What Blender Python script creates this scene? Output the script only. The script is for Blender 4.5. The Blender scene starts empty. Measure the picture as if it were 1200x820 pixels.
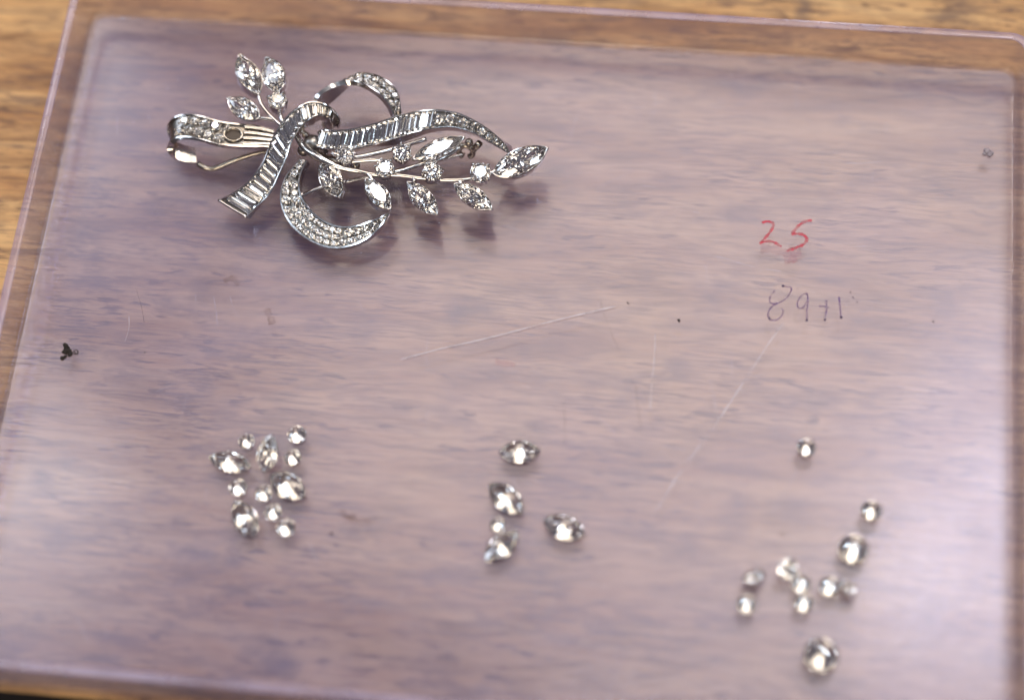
import bpy, bmesh, math, random
from mathutils import Vector, Matrix, noise
random.seed(7)
MM = 0.001
scene = bpy.context.scene
col = scene.collection

# ------------------------------------------------------------------ camera
FPX = 2400.0
def unit(v): return Vector(v).normalized()
Yc = unit((589, -5130, FPX))
Xc = Vector((27800, 2069, -FPX)); Xc = (Xc - Yc * Xc.dot(Yc)).normalized()
Zc = Xc.cross(Yc)
R = Matrix((Xc, Yc, Zc))                      # camera frame (right, down, forward) -> world
FWD = R @ Vector((0, 0, 1))
CAM = -264.0 * FWD                            # millimetres
def P(px, py, z=0.0):
    """Point at height z (mm) that was measured at this spot of the photograph."""
    d = R @ Vector((px - 600, py - 410, FPX))
    return CAM + d * ((z - CAM.z) / d.z)
cd = bpy.data.cameras.new('camera')
cam = bpy.data.objects.new('camera', cd); col.objects.link(cam)
m = Matrix((R @ Vector((1, 0, 0)), R @ Vector((0, -1, 0)), R @ Vector((0, 0, -1)))).transposed().to_4x4()
m.translation = CAM * MM
cam.matrix_world = m
cd.sensor_width = 36; cd.lens = FPX * 36 / 1200
cd.clip_start = 0.01; cd.clip_end = 20
focus = P(560, 305, 0)
cd.dof.use_dof = True
cd.dof.focus_distance = (focus - CAM).dot(FWD) * MM
cd.dof.aperture_fstop = 6.2
scene.camera = cam

# ------------------------------------------------------------------ light and exposure
world = bpy.data.worlds.new('World'); scene.world = world; world.use_nodes = True
nt = world.node_tree; nt.nodes.clear()
def wn(t, **k):
    n = nt.nodes.new(t)
    for a, b in k.items(): setattr(n, a, b)
    return n
tc = wn('ShaderNodeTexCoord'); sep = wn('ShaderNodeSeparateXYZ'); nt.links.new(tc.outputs['Generated'], sep.inputs[0])
rmp = wn('ShaderNodeValToRGB'); e = rmp.color_ramp
mr = wn('ShaderNodeMapRange'); mr.inputs[1].default_value = -1; mr.inputs[2].default_value = 1
nt.links.new(sep.outputs['Z'], mr.inputs[0]); nt.links.new(mr.outputs[0], rmp.inputs[0])
e.elements[0].position = 0.0; e.elements[0].color = (.030, .020, .014, 1)
e.elements[1].position = 1.0; e.elements[1].color = (.12, .115, .14, 1)
for p, c in ((.5, (.05, .035, .03, 1)), (.62, (.085, .07, .066, 1)), (.8, (.10, .09, .105, 1))):
    x = e.elements.new(p); x.color = c
bg = wn('ShaderNodeBackground'); bg.inputs[1].default_value = 1.0
nt.links.new(rmp.outputs[0], bg.inputs[0])
out = wn('ShaderNodeOutputWorld'); nt.links.new(bg.outputs[0], out.inputs[0])

def area(name, pos, target, size, radiance, color, size_y=None, shape='RECTANGLE'):
    """Area lamp given by its radiance (W/sr/m2), so reflections can be matched."""
    l = bpy.data.lights.new(name, 'AREA'); l.shape = shape; l.size = size
    if shape == 'RECTANGLE': l.size_y = size_y or size
    a = size * (size_y or size) * (1 if shape == 'RECTANGLE' else math.pi / 4)
    l.energy = radiance * a * math.pi; l.color = color
    o = bpy.data.objects.new(name, l); col.objects.link(o)
    o.location = pos
    o.rotation_euler = (Vector(target) - Vector(pos)).to_track_quat('-Z', 'Y').to_euler()
    return o
def sky_dir(elev, az):                        # azimuth 0 = away from the camera, positive to the right
    e_, a_ = math.radians(elev), math.radians(az)
    return Vector((math.cos(e_) * math.sin(a_), math.cos(e_) * math.cos(a_), math.sin(e_)))
area('ceiling_panel', sky_dir(62, 14) * 1.25, (0, 0, 0), .86, 4.1, (1.0, .84, .66), .60)
area('overhead_glint_lamp', sky_dir(83, 25) * .85, (0, 0, 0), .15, 16, (.86, .93, 1.0), .07)  # unseen, added so that chosen stone tables mirror it white
area('cool_side_light', sky_dir(38, -75) * 1.1, (0, 0, 0), .22, 5, (.75, .85, 1.0), .5)  # unseen cool area light added at the left
area('bench_lamp', sky_dir(35, 186) * .52, (.01, -.02, 0), .20, 8, (1.0, .84, .64), shape='DISK')
area('side_glint_lamp', sky_dir(50, 96) * .9, (0, 0, 0), .10, 9, (1.0, .90, .78), shape='DISK')  # unseen warm lamp added for gold glints
for i, (el, az) in enumerate(((72, -80), (50, -36), (45, 52), (72, 140), (26, -48), (40, 110))):
    area('sparkle_lamp', sky_dir(el, az) * 1.4, (0, 0, 0), .10, 22, ((.72, .86, 1.0), (.95, .93, .92))[i % 3 == 1], .15)  # unseen lamps added all around to make the diamonds sparkle
def mirrored(px, py, dist):                    # spot for an unseen lamp, added so its glare shows here on the tray
    p = P(px, py, 0); d = (p - CAM).normalized(); d.z = -d.z; return p * MM + d * dist
area('glare_lamp', mirrored(-20, 600, 1.6), (0, 0, 0), .24, 7, (.98, .92, .88), .20)
area('glare_lamp', mirrored(1195, 590, 1.6), (0, 0, 0), .10, 19, (.84, .82, 1.0), .30)
area('back_glint_lamp', sky_dir(30, 8) * .9, (0, 0, 0), .05, 14, (.95, .93, 1.0), .3)  # unseen low strip added for sparkle in stones and metal
vs = scene.view_settings
vs.view_transform = 'Standard'; vs.look = 'None'; vs.exposure = 0.04; vs.gamma = 1.0; vs.use_curve_mapping = False
cy = scene.cycles
cy.max_bounces = 20; cy.transmission_bounces = 16; cy.glossy_bounces = 12; cy.diffuse_bounces = 4; cy.transparent_max_bounces = 24
cy.caustics_reflective = False; cy.caustics_refractive = False; cy.blur_glossy = 0.0
cy.sample_clamp_indirect = 12; cy.sample_clamp_direct = 0
cy.use_denoising = True; cy.use_adaptive_sampling = False
try: cy.denoiser = 'OPENIMAGEDENOISE'
except Exception: pass

# ------------------------------------------------------------------ materials
class Mat:
    def __init__(s, name):
        s.m = bpy.data.materials.new(name); s.m.use_nodes = True
        s.t = s.m.node_tree; s.t.nodes.clear()
        s.out = s.n('ShaderNodeOutputMaterial')
    def n(s, typ, ins=None, **k):
        n = s.t.nodes.new(typ)
        for a, b in k.items(): setattr(n, a, b)
        for a, b in (ins or {}).items():
            if isinstance(b, bpy.types.NodeSocket): s.t.links.new(b, n.inputs[a])
            else: n.inputs[a].default_value = b
        return n
    def link(s, a, b): s.t.links.new(a, b)
    def coord(s, scale=(1, 1, 1), loc=(0, 0, 0)):
        c = s.n('ShaderNodeTexCoord')
        return s.n('ShaderNodeMapping', {'Vector': c.outputs['Object'], 'Scale': scale, 'Location': loc}).outputs[0]
    def noise(s, vec, scale=1, detail=4, rough=.55, dist=0):
        return s.n('ShaderNodeTexNoise', {'Vector': vec, 'Scale': scale, 'Detail': detail, 'Roughness': rough, 'Distortion': dist}).outputs[0]
    def ramp(s, fac, stops):
        r = s.n('ShaderNodeValToRGB', {'Fac': fac}); cr = r.color_ramp
        while len(cr.elements) < len(stops): cr.elements.new(.5)
        for el, (p, c) in zip(cr.elements, stops):
            el.position = p; el.color = c if len(c) == 4 else (*c, 1)
        return r.outputs[0]
    def mixc(s, fac, a, b, mode='MIX'):
        n = s.n('ShaderNodeMix', data_type='RGBA', blend_type=mode)
        for i, v in ((0, fac), (6, a), (7, b)):
            if isinstance(v, bpy.types.NodeSocket): s.t.links.new(v, n.inputs[i])
            else: n.inputs[i].default_value = (*v, 1) if isinstance(v, tuple) and len(v) == 3 else v
        return n.outputs[2]
    def schlick(s, f0=.04):
        w = s.n('ShaderNodeLayerWeight', {'Blend': .5}).outputs['Facing']
        return s.math('ADD', s.math('MULTIPLY', s.math('POWER', w, 5.0), 1 - f0), f0)
    def math(s, op, a, b=0.0):
        n = s.n('ShaderNodeMath', operation=op)
        for i, v in ((0, a), (1, b)):
            if isinstance(v, bpy.types.NodeSocket): s.t.links.new(v, n.inputs[i])
            else: n.inputs[i].default_value = v
        return n.outputs[0]

SPOTS = ((535, 370, 2.6, 1.8, .65), (800, 432, 2.3, 2.0, .6), (52, 560, 2.0, 2.2, .65), (330, 777, 3.2, 1.8, .75), (238, 338, 3.4, 1.4, .5), (1110, 98, 3.0, 2.0, .4),
         (595, 300, 3.5, .8, .45), (275, 655, 2.0, 1.6, .6), (130, 745, 4.5, 1.3, .5), (700, 330, 4, .7, .4), (1090, 740, 5, 3, .4), (860, 610, 3, 4, .3), (430, 705, 4, 1.1, .45), (1000, 500, 4, 2.4, .3), (100, 300, 5, .6, .5), (940, 12, 1.6, 3.5, .6), (1110, 20, 4, 1.2, .5), (40, 120, 6, .7, .5), (20, 172, 6, .6, .5))
def wood_material():
    M = Mat('oak_bench')
    warp = M.noise(M.coord((30, 110, 30)), 1, 2)
    v = M.coord((95, 560, 60))
    long1 = M.noise(v, 1, 5, .6, .6)
    long2 = M.noise(M.coord((22, 170, 20), (3, 1, 0)), 1, 4, .6, .8)
    c = M.ramp(long2, [(.25, (.20, .075, .022)), (.40, (.50, .26, .095)), (.56, (.64, .38, .16)), (.8, (.72, .47, .22))])
    c2 = M.ramp(long1, [(.3, (.36, .30, .28)), (.5, (.95, .95, .95)), (.75, (1.15, 1.12, 1.08))])
    c = M.mixc(.85, c, c2, 'MULTIPLY')
    # short open pores of the oak, lying along the grain
    pv = M.coord((210, 1150, 150), (0, 7, 0))
    pores = M.noise(pv, 1, 2, .5, .3)
    pm = M.ramp(pores, [(.60, (0, 0, 0)), (.70, (1, 1, 1))])
    fine = M.ramp(M.noise(M.coord((230, 2300, 200), (1, 3, 0)), 1, 3, .7, .5), [(.47, (0, 0, 0)), (.66, (1, 1, 1))])
    patch = M.ramp(M.noise(M.coord((28, 60, 30), (5, 5, 5)), 1, 2), [(.35, (0, 0, 0)), (.5, (1, 1, 1))])
    pf = M.math('MULTIPLY', M.math('MULTIPLY', pm, patch), .85)
    c = M.mixc(pf, c, (.12, .055, .03))
    c = M.mixc(M.math('MULTIPLY', fine, M.ramp(M.noise(M.coord((60, 90, 30), (2, 8, 0)), 1, 3), [(.35, (.25, .25, .25)), (.62, (1, 1, 1))])), c, (.16, .08, .05))
    # broad worn stains
    st = M.ramp(M.noise(M.coord((95, 190, 40), (9, 2, 0)), 1, 4, .6), [(.54, (0, 0, 0)), (.74, (1, 1, 1))])
    c = M.mixc(M.math('MULTIPLY', st, .85), c, (.15, .085, .06))
    # dark blotches at set places in the bench
    co = M.n('ShaderNodeTexCoord').outputs['Object']
    wob = M.n('ShaderNodeTexNoise', {'Vector': M.coord((260, 700, 200)), 'Scale': 1.0, 'Detail': 3.0}).outputs[1]
    wv = M.n('ShaderNodeVectorMath', {0: wob, 1: (.0045, .0022, 0)}, operation='MULTIPLY').outputs[0]
    cw = M.n('ShaderNodeVectorMath', {0: co, 1: wv}, operation='ADD').outputs[0]
    for px, py, rx, ry, k in SPOTS:
        q = P(px, py, -2.25) * MM
        d = M.n('ShaderNodeVectorMath', {0: cw, 1: (q.x + .0022, q.y + .0011, q.z)}, operation='SUBTRACT').outputs[0]
        d = M.n('ShaderNodeVectorMath', {0: d, 1: (1000 / rx, 1000 / ry, 0)}, operation='MULTIPLY').outputs[0]
        ln = M.n('ShaderNodeVectorMath', {0: d}, operation='LENGTH').outputs['Value']
        c = M.mixc(M.ramp(ln, [(.25, (k, k, k)), (1.0, (0, 0, 0))]), c, (.10, .06, .055))
    bump = M.n('ShaderNodeBump', {'Height': M.math('ADD', long1, M.math('MULTIPLY', pf, -1.0)), 'Strength': .25, 'Distance': .0002})
    b = M.n('ShaderNodeBsdfPrincipled', {'Base Color': c, 'Roughness': .55, 'Normal': bump.outputs[0]})
    M.link(b.outputs[0], M.out.inputs[0]); return M.m

def acrylic_floor():
    M = Mat('scuffed_acrylic_lilac_sheen')
    v = M.coord((1, 1, 1))
    smudge = M.noise(M.coord((26, 34, 20)), 1, 4, .6, .6)
    hazen = M.noise(M.coord((190, 260, 100), (4, 0, 0)), 1, 4, .65)
    fac = M.math('ADD', M.math('MULTIPLY', smudge, .16), M.math('MULTIPLY', hazen, .05))
    fac = M.math('ADD', fac, .01)
    sc = M.n('ShaderNodeTexVoronoi', {'Vector': M.coord((420, 420, 1)), 'Scale': 1.0}, feature='F1')
    dots = M.ramp(sc.outputs['Distance'], [(.035, (1, 1, 1)), (.07, (0, 0, 0))])
    pick = M.ramp(M.n('ShaderNodeSeparateColor', {'Color': sc.outputs['Color']}).outputs[0], [(.86, (0, 0, 0)), (.9, (1, 1, 1))])
    dm = M.math('MULTIPLY', M.math('MULTIPLY', dots, pick), .35)
    tr = M.n('ShaderNodeBsdfTransparent', {'Color': (.87, .885, .985, 1)})
    df = M.n('ShaderNodeBsdfDiffuse', {'Color': (.47, .375, .62, 1)})  # part scuff haze; its lilac stands in for reflected room light
    mix = M.n('ShaderNodeMixShader', {0: fac, 1: tr.outputs[0], 2: df.outputs[0]})
    dd = M.n('ShaderNodeBsdfDiffuse', {'Color': (.10, .07, .08, 1)})
    mix = M.n('ShaderNodeMixShader', {0: dm, 1: mix.outputs[0], 2: dd.outputs[0]})
    ro = M.math('ADD', M.math('MULTIPLY', smudge, .25), .06)
    gl = M.n('ShaderNodeBsdfGlossy', {'Color': (1, 1, 1, 1), 'Roughness': ro})
    fr = M.schlick()
    mix = M.n('ShaderNodeMixShader', {0: fr, 1: mix.outputs[0], 2: gl.outputs[0]})
    M.link(mix.outputs[0], M.out.inputs[0]); return M.m

def acrylic_wall(name='clear_acrylic', tint=(.98, .96, .96, 1)):
    M = Mat(name)
    h = M.noise(M.coord((200, 200, 60)), 1, 3)
    tr = M.n('ShaderNodeBsdfTransparent', {'Color': tint})
    df = M.n('ShaderNodeBsdfDiffuse', {'Color': (.55, .45, .60, 1)})
    mix = M.n('ShaderNodeMixShader', {0: M.math('ADD', M.math('MULTIPLY', h, .22), .05), 1: tr.outputs[0], 2: df.outputs[0]})
    gl = M.n('ShaderNodeBsdfGlossy', {'Roughness': .07})
    fr = M.schlick()
    mix = M.n('ShaderNodeMixShader', {0: fr, 1: mix.outputs[0], 2: gl.outputs[0]})
    M.link(mix.outputs[0], M.out.inputs[0]); return M.m

def acrylic_edge():
    M = Mat('lit_acrylic_edge')
    h = M.ramp(M.noise(M.coord((90, 90, 60)), 1, 3), [(.3, (.18, .18, .18)), (.7, (.55, .55, .55))])
    tr = M.n('ShaderNodeBsdfTransparent', {'Color': (.85, .80, .85, 1)})
    df = M.n('ShaderNodeBsdfDiffuse', {'Color': (.52, .44, .62, 1)})  # light piped through the rim is put in as lavender colour
    mix = M.n('ShaderNodeMixShader', {0: h, 1: tr.outputs[0], 2: df.outputs[0]})
    gl = M.n('ShaderNodeBsdfGlossy', {'Roughness': .12})
    fr = M.schlick()
    mix = M.n('ShaderNodeMixShader', {0: fr, 1: mix.outputs[0], 2: gl.outputs[0]})
    M.link(mix.outputs[0], M.out.inputs[0]); return M.m

def metal(name, base, rough, tarnish=.0):
    M = Mat(name)
    n1 = M.noise(M.coord((900, 900, 900)), 1, 3)
    n2 = M.noise(M.coord((320, 320, 320), (2, 0, 1)), 1, 3)
    c = M.mixc(M.math('MULTIPLY', M.ramp(n2, [(.5, (0, 0, 0)), (.75, (1, 1, 1))]), tarnish), base, (.30, .24, .17))
    bump = M.n('ShaderNodeBump', {'Height': n1, 'Strength': .12, 'Distance': .00005})
    b = M.n('ShaderNodeBsdfPrincipled', {'Base Color': c, 'Metallic': 1.0, 'Roughness': M.math('ADD', M.math('MULTIPLY', n1, .12), rough - .06), 'Normal': bump.outputs[0]})
    M.link(b.outputs[0], M.out.inputs[0]); return M.m

def diamond_material():
    M = Mat('diamond')
    prev = M.n('ShaderNodeBsdfGlass', {'Color': (1, 1, 1, 1), 'Roughness': 0.0, 'IOR': 2.42}).outputs[0]
    M.link(prev, M.out.inputs[0]); return M.m

def ink(name, c, lo, hi, scale=900):
    M = Mat(name)
    f = M.ramp(M.noise(M.coord((scale, scale, 1)), 1, 3, .65), [(lo, (.15, .15, .15)), (hi, (.95, .95, .95))])
    tr = M.n('ShaderNodeBsdfTransparent'); df = M.n('ShaderNodeBsdfDiffuse', {'Color': c})
    mix = M.n('ShaderNodeMixShader', {0: f, 1: tr.outputs[0], 2: df.outputs[0]})
    M.link(mix.outputs[0], M.out.inputs[0]); return M.m

def plain(name, c, rough=.8):
    M = Mat(name)
    n1 = M.noise(M.coord((1500, 1500, 1500)), 1, 3)
    b = M.n('ShaderNodeBsdfPrincipled', {'Base Color': M.mixc(n1, tuple(x * .6 for x in c), c), 'Roughness': rough})
    M.link(b.outputs[0], M.out.inputs[0]); return M.m

WOOD = wood_material(); FLOORM = acrylic_floor(); WALLM = acrylic_wall(); FILM = acrylic_wall('refraction_shade_corner', (.84, .80, .80, 1)); EDGEM = acrylic_edge()  # corner tint puts the dark refracted line into the colour
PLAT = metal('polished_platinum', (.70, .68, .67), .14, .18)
PLATD = metal('shaded_platinum_seat', (.30, .28, .26), .28, .3)  # darker base colour carries the shade of the recesses
GOLD = metal('tarnished_white_gold', (.42, .38, .33), .25, .6)
DIA = diamond_material()
RED = ink('red_marker', (.58, .06, .09, 1), .30, .68); REDF = ink('faded_red_marker', (.55, .24, .28, 1), .55, .98, 500)
PURP = ink('purple_pen', (.15, .08, .23, 1), .30, .74, 800)
SCRW = ink('pale_scratch', (.74, .67, .70, 1), .30, .85, 400); SCRD = ink('dark_scratch', (.22, .16, .17, 1), .38, 1.0, 300)
DIRT = plain('dark_grit', (.025, .018, .014)); LINT = plain('grey_lint', (.45, .39, .44))
DARKF = plain('dark_workshop_floor', (.03, .02, .015))
SMEAR = ink('brown_smear', (.24, .16, .15, 1), .45, .95, 500)

# ------------------------------------------------------------------ mesh helpers (millimetres in, metres out)
def mesh(name, V, F, mat, smooth=False, mats=None):
    me = bpy.data.meshes.new(name)
    me.from_pydata([tuple(Vector(v) * MM) for v in V], [], F)
    for x in (mat if isinstance(mat, (list, tuple)) else [mat]): me.materials.append(x)
    if smooth: me.polygons.foreach_set('use_smooth', [True] * len(F))
    if mats: me.polygons.foreach_set('material_index', mats)
    me.update(); return me
def link(name, me, parent=None):
    o = bpy.data.objects.new(name, me); col.objects.link(o)
    if parent: o.parent = parent
    return o
def tag(o, label=None, cat=None, group=None, kind=None):
    for k, v in (('label', label), ('category', cat), ('group', group), ('kind', kind)):
        if v: o[k] = v
    return o
def empty(name, loc):
    o = bpy.data.objects.new(name, None); col.objects.link(o); o.location = Vector(loc) * MM
    o.empty_display_size = .005
    return o
def cr(pts, n):
    """Catmull-Rom through tuples/Vectors of any length, n samples."""
    pts = [tuple(p) for p in pts]; N = len(pts); o = []
    L = [0]
    for a, b in zip(pts, pts[1:]): L.append(L[-1] + max(1e-6, math.dist(a[:3], b[:3])))
    for i in range(n):
        s = L[-1] * i / (n - 1); k = 0
        while k < N - 2 and s > L[k + 1]: k += 1
        t = (s - L[k]) / (L[k + 1] - L[k])
        p1, p2 = pts[k], pts[k + 1]; p0 = pts[k - 1] if k else tuple(2 * a - b for a, b in zip(p1, p2))
        p3 = pts[k + 2] if k + 2 < N else tuple(2 * b - a for a, b in zip(p1, p2))
        o.append(tuple(.5 * (2 * b + (c - a) * t + (2 * a - 5 * b + 4 * c - d) * t * t + (3 * b - a - 3 * c + d) * t ** 3)
                       for a, b, c, d in zip(p0, p1, p2, p3)))
    return o
def tube(V, F, pts, r, n=8, samples=None, caps=True):
    """Round wire through pts; r a number or one radius per point."""
    rr = r if isinstance(r, (list, tuple)) else [r] * len(pts)
    q = cr([(*p, x) for p, x in zip(pts, rr)], samples or max(2, (len(pts) - 1) * 6 + 1))
    c = [Vector(x[:3]) for x in q]; base = len(V); up = None
    for i, p in enumerate(c):
        t = (c[min(i + 1, len(c) - 1)] - c[max(i - 1, 0)]).normalized()
        if up is None: up = t.orthogonal().normalized()
        up = (up - t * up.dot(t)).normalized(); s = t.cross(up)
        for k in range(n):
            a = 2 * math.pi * k / n
            V.append(p + (up * math.cos(a) + s * math.sin(a)) * q[i][3])
    for i in range(len(c) - 1):
        for k in range(n):
            a, b = base + i * n + k, base + i * n + (k + 1) % n
            F.append((a, b, b + n, a + n))
    if caps:
        F.append(tuple(base + k for k in reversed(range(n)))); F.append(tuple(base + (len(c) - 1) * n + k for k in range(n)))
def ball(V, F, c, r, n=8, rings=5, squash=1.0, mtx=None):
    b = len(V); c = Vector(c)
    for j in range(rings + 1):
        th = math.pi * j / rings
        for k in range(n):
            ph = 2 * math.pi * k / n
            d = Vector((math.sin(th) * math.cos(ph), math.sin(th) * math.sin(ph), squash * math.cos(th))) * r
            V.append(c + (mtx @ d if mtx else d))
    for j in range(rings):
        for k in range(n):
            a, a2 = b + j * n + k, b + j * n + (k + 1) % n
            F.append((a, a + n, a2 + n, a2))

# ------------------------------------------------------------------ cut stones, unit size (girdle radius / half length 1), table up, girdle at z=0
def brilliant(outline, crown=.31, pav=.86, rt=.57, gth=.035):
    """outline(k32) -> (x,y) on the girdle for angle index 0..31."""
    V, F = [], []
    def O(k, r): x, y = outline(k % 32); return x * r, y * r
    c225 = math.cos(math.pi / 8)
    rm = .78; zm = crown * (1 - (rm * c225 - rt) / (1 - rt)); hg = gth
    T = [len(V) + k for k in range(8)]; V += [(*O(4 * k, rt), hg + crown) for k in range(8)]
    Mi = [len(V) + k for k in range(8)]; V += [(*O(4 * k + 2, rm), hg + zm) for k in range(8)]
    G = [len(V) + k for k in range(16)]; V += [(*O(2 * k, 1), hg) for k in range(16)]
    H = [len(V) + k for k in range(16)]; V += [(*O(2 * k, 1), -hg) for k in range(16)]
    rp = .24; zp = -hg - pav * (1 - rp * c225)
    Q = [len(V) + k for k in range(8)]; V += [(*O(4 * k + 2, rp), zp) for k in range(8)]
    C = len(V); V.append((0, 0, -hg - pav))
    F.append(tuple(T))
    for k in range(8):
        k1 = (k + 1) % 8; g = lambda i: G[i % 16]; h = lambda i: H[i % 16]
        F += [(T[k], Mi[k], T[k1]), (T[k], Mi[k - 1], g(2 * k)), (T[k], g(2 * k), Mi[k]),
              (Mi[k], g(2 * k), g(2 * k + 1)), (Mi[k], g(2 * k + 1), g(2 * k + 2))]
        F += [(C, h(2 * k), Q[k - 1]), (C, Q[k], h(2 * k)), (Q[k], h(2 * k + 1), h(2 * k)), (Q[k], h(2 * k + 2), h(2 * k + 1))]
    for i in range(16): F.append((G[i], H[i], H[(i + 1) % 16], G[(i + 1) % 16]))
    return V, F
def round_outline(k): a = 2 * math.pi * k / 32; return math.cos(a), math.sin(a)
def marquise_outline(b=.5):
    # two circular arcs meeting in points at (+-1, 0)
    Rr = (1 + b * b) / (2 * b); cyy = b - Rr; a0 = math.asin(1 / Rr)
    def f(k):
        k %= 32; s = 1 if k < 16 else -1; kk = k if k < 16 else k - 16
        a = a0 * (1 - kk / 8.0); x = Rr * math.sin(a); y = cyy + Rr * math.cos(a)
        return (x, y) if s > 0 else (-x, -y)
    return f
def baguette():
    L, W = .5, .5; V = []; F = []
    def ring(l, w, z): b = len(V); V.extend([(-l, -w, z), (l, -w, z), (l, w, z), (-l, w, z)]); return b
    r = [ring(.36, .27, .18), ring(.43, .39, .13), ring(L, W, .03), ring(L, W, -.02), ring(.42, .34, -.30), ring(.30, .03, -.62)]
    F.append(tuple(r[0] + i for i in range(4)))
    for a, b in zip(r, r[1:]):
        for i in range(4): j = (i + 1) % 4; F.append((a + i, b + i, b + j, a + j))
    F.append(tuple(r[-1] + i for i in reversed(range(4))))
    return V, F
def unit_mesh(name, VF, mat=None):
    me = mesh(name, *VF, mat or DIA); bm = bmesh.new(); bm.from_mesh(me); bmesh.ops.recalc_face_normals(bm, faces=bm.faces)
    bm.to_mesh(me); bm.free(); return me
ROUND = unit_mesh('round_brilliant', brilliant(round_outline))
MARQ = unit_mesh('marquise_brilliant', brilliant(marquise_outline(.5), crown=.15, pav=.43, rt=.60, gth=.02))
MARQW = unit_mesh('wide_marquise_brilliant', brilliant(marquise_outline(.56), crown=.16, pav=.45, rt=.58, gth=.02))
BAG = unit_mesh('baguette_cut', baguette())
def place(name, me, pos, X, Y, Z, s, parent=None, origin=None):
    """Stone at pos (mm), columns X,Y,Z, scale s (mm, number or triple)."""
    o = link(name, me, parent); s = s if isinstance(s, tuple) else (s, s, s)
    m = Matrix((Vector(X) * s[0], Vector(Y) * s[1], Vector(Z) * s[2])).transposed().to_4x4()
    m.translation = (Vector(pos) - (origin or Vector())) * MM
    o.matrix_basis = m if True else m
    return o
def frame(xdir, n):
    x = Vector(xdir).normalized(); n = Vector(n); z = (n - x * n.dot(x)).normalized(); return x, z.cross(x), z
def frame_n(n, xdir):
    z = Vector(n).normalized(); x = Vector(xdir); x = (x - z * x.dot(z)).normalized(); return x, z.cross(x), z
def toward_light(p, elev, az):
    """Normal that mirrors the given lamp direction into the lens from point p."""
    v = (CAM - Vector(p)).normalized()
    return (v + sky_dir(elev, az)).normalized()

# ================================================================== setting: bench and floor below
def build_bench():
    V, F = [], []
    y0, y1, x0, x1, zt, th, r = -49.7, 420, -420, 420, -2.25, 45, 5
    prof = [(y1, zt - th), (y1, zt), (y0 + 12, zt), (y0 + 1.2, zt), (y0 + .35, zt - .12), (y0, zt - .5), (y0 + 1, zt - 2), (y0 + 25, zt - th)]   # undercut front edge
    for x in (x0, x1):
        for y, z in prof: V.append((x, y, z))
    n = len(prof)
    for i in range(n): j = (i + 1) % n; F.append((i, j, n + j, n + i))
    F += [tuple(reversed(range(n))), tuple(range(n, 2 * n))]
    me = mesh('bench_top', V, F, WOOD); bm = bmesh.new(); bm.from_mesh(me); bmesh.ops.recalc_face_normals(bm, faces=bm.faces); bm.to_mesh(me); bm.free()
    tag(link('bench_top', me), kind='structure')
    s = 2500; tag(link('floor', mesh('floor', [(-s, -s, -780), (s, -s, -780), (s, s, -780), (-s, s, -780)], [(0, 1, 2, 3)], DARKF)), kind='structure')
build_bench()

# ================================================================== clear tray
TX0, TX1, TY0, TY1, WT, WH, FT = -65.7, 65.2, -49.5, 48.75, 1.15, 7.0, 2.0
tray = empty('acrylic_tray', (0, 0, -FT))
tag(tray, 'shallow clear acrylic tray with upright walls and rounded corners lying on the wooden bench', 'tray')
TO = Vector((0, 0, -FT))
def rrect(x0, x1, y0, y1, r, z, n=7):
    o = []
    for cx, cy_, a0 in ((x1 - r, y1 - r, 0), (x0 + r, y1 - r, 90), (x0 + r, y0 + r, 180), (x1 - r, y0 + r, 270)):
        for i in range(n): a = math.radians(a0 + 90 * i / (n - 1)); o.append(Vector((cx + r * math.cos(a), cy_ + r * math.sin(a), z)) - TO)
    return o
def loops(ls, close_first=False, close_last=False, flip=False):
    V, F = [], []; n = len(ls[0])
    for l in ls: V += l
    for i in range(len(ls) - 1):
        for k in range(n):
            a, b = i * n + k, i * n + (k + 1) % n
            F.append((a, b, b + n, a + n) if not flip else (a, a + n, b + n, b))
    if close_first: F.append(tuple(reversed(range(n))))
    if close_last: F.append(tuple(range((len(ls) - 1) * n, len(ls) * n)))
    return V, F
fil = .7                                        # fillet where floor meets wall
ins = [rrect(TX0 + WT + fil * (1 - math.sin(a)), TX1 - WT - fil * (1 - math.sin(a)), TY0 + WT + fil * (1 - math.sin(a)), TY1 - WT - fil * (1 - math.sin(a)), 1.3 , fil * (1 - math.cos(a)))
       for a in [math.pi / 2 * i / 6 for i in range(7)]]
V, F = loops([ins[0]], close_last=True); fl = mesh('tray_floor', V, F, FLOORM)
bottom = [rrect(TX0 + .4, TX1 - .4, TY0 + .4, TY1 - .4, 2.6, -FT)]
V2, F2 = loops(bottom, close_first=True); n0 = len(V)
fl = mesh('tray_floor', V + V2, F + [tuple(i + n0 for i in f) for f in F2], FLOORM)
link('tray_floor', fl, tray)
wall_loops = [bottom[0], rrect(TX0 + .1, TX1 - .1, TY0 + .1, TY1 - .1, 2.8, -FT + .12), rrect(TX0, TX1, TY0, TY1, 3, -FT + .4), rrect(TX0, TX1, TY0, TY1, 3, WH - .15)]
V, F = loops(wall_loops); n0 = len(V); V2, F2 = loops(ins + [rrect(TX0 + WT, TX1 - WT, TY0 + WT, TY1 - WT, 2.0, WH - .15)])
link('tray_wall', mesh('tray_wall', V + V2, F + [tuple(reversed([i + n0 for i in f])) for f in F2], [WALLM, FILM], True, [0] * len(F) + [1] * (28 * 6) + [0] * 28), tray)
b_ = .15
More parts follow.
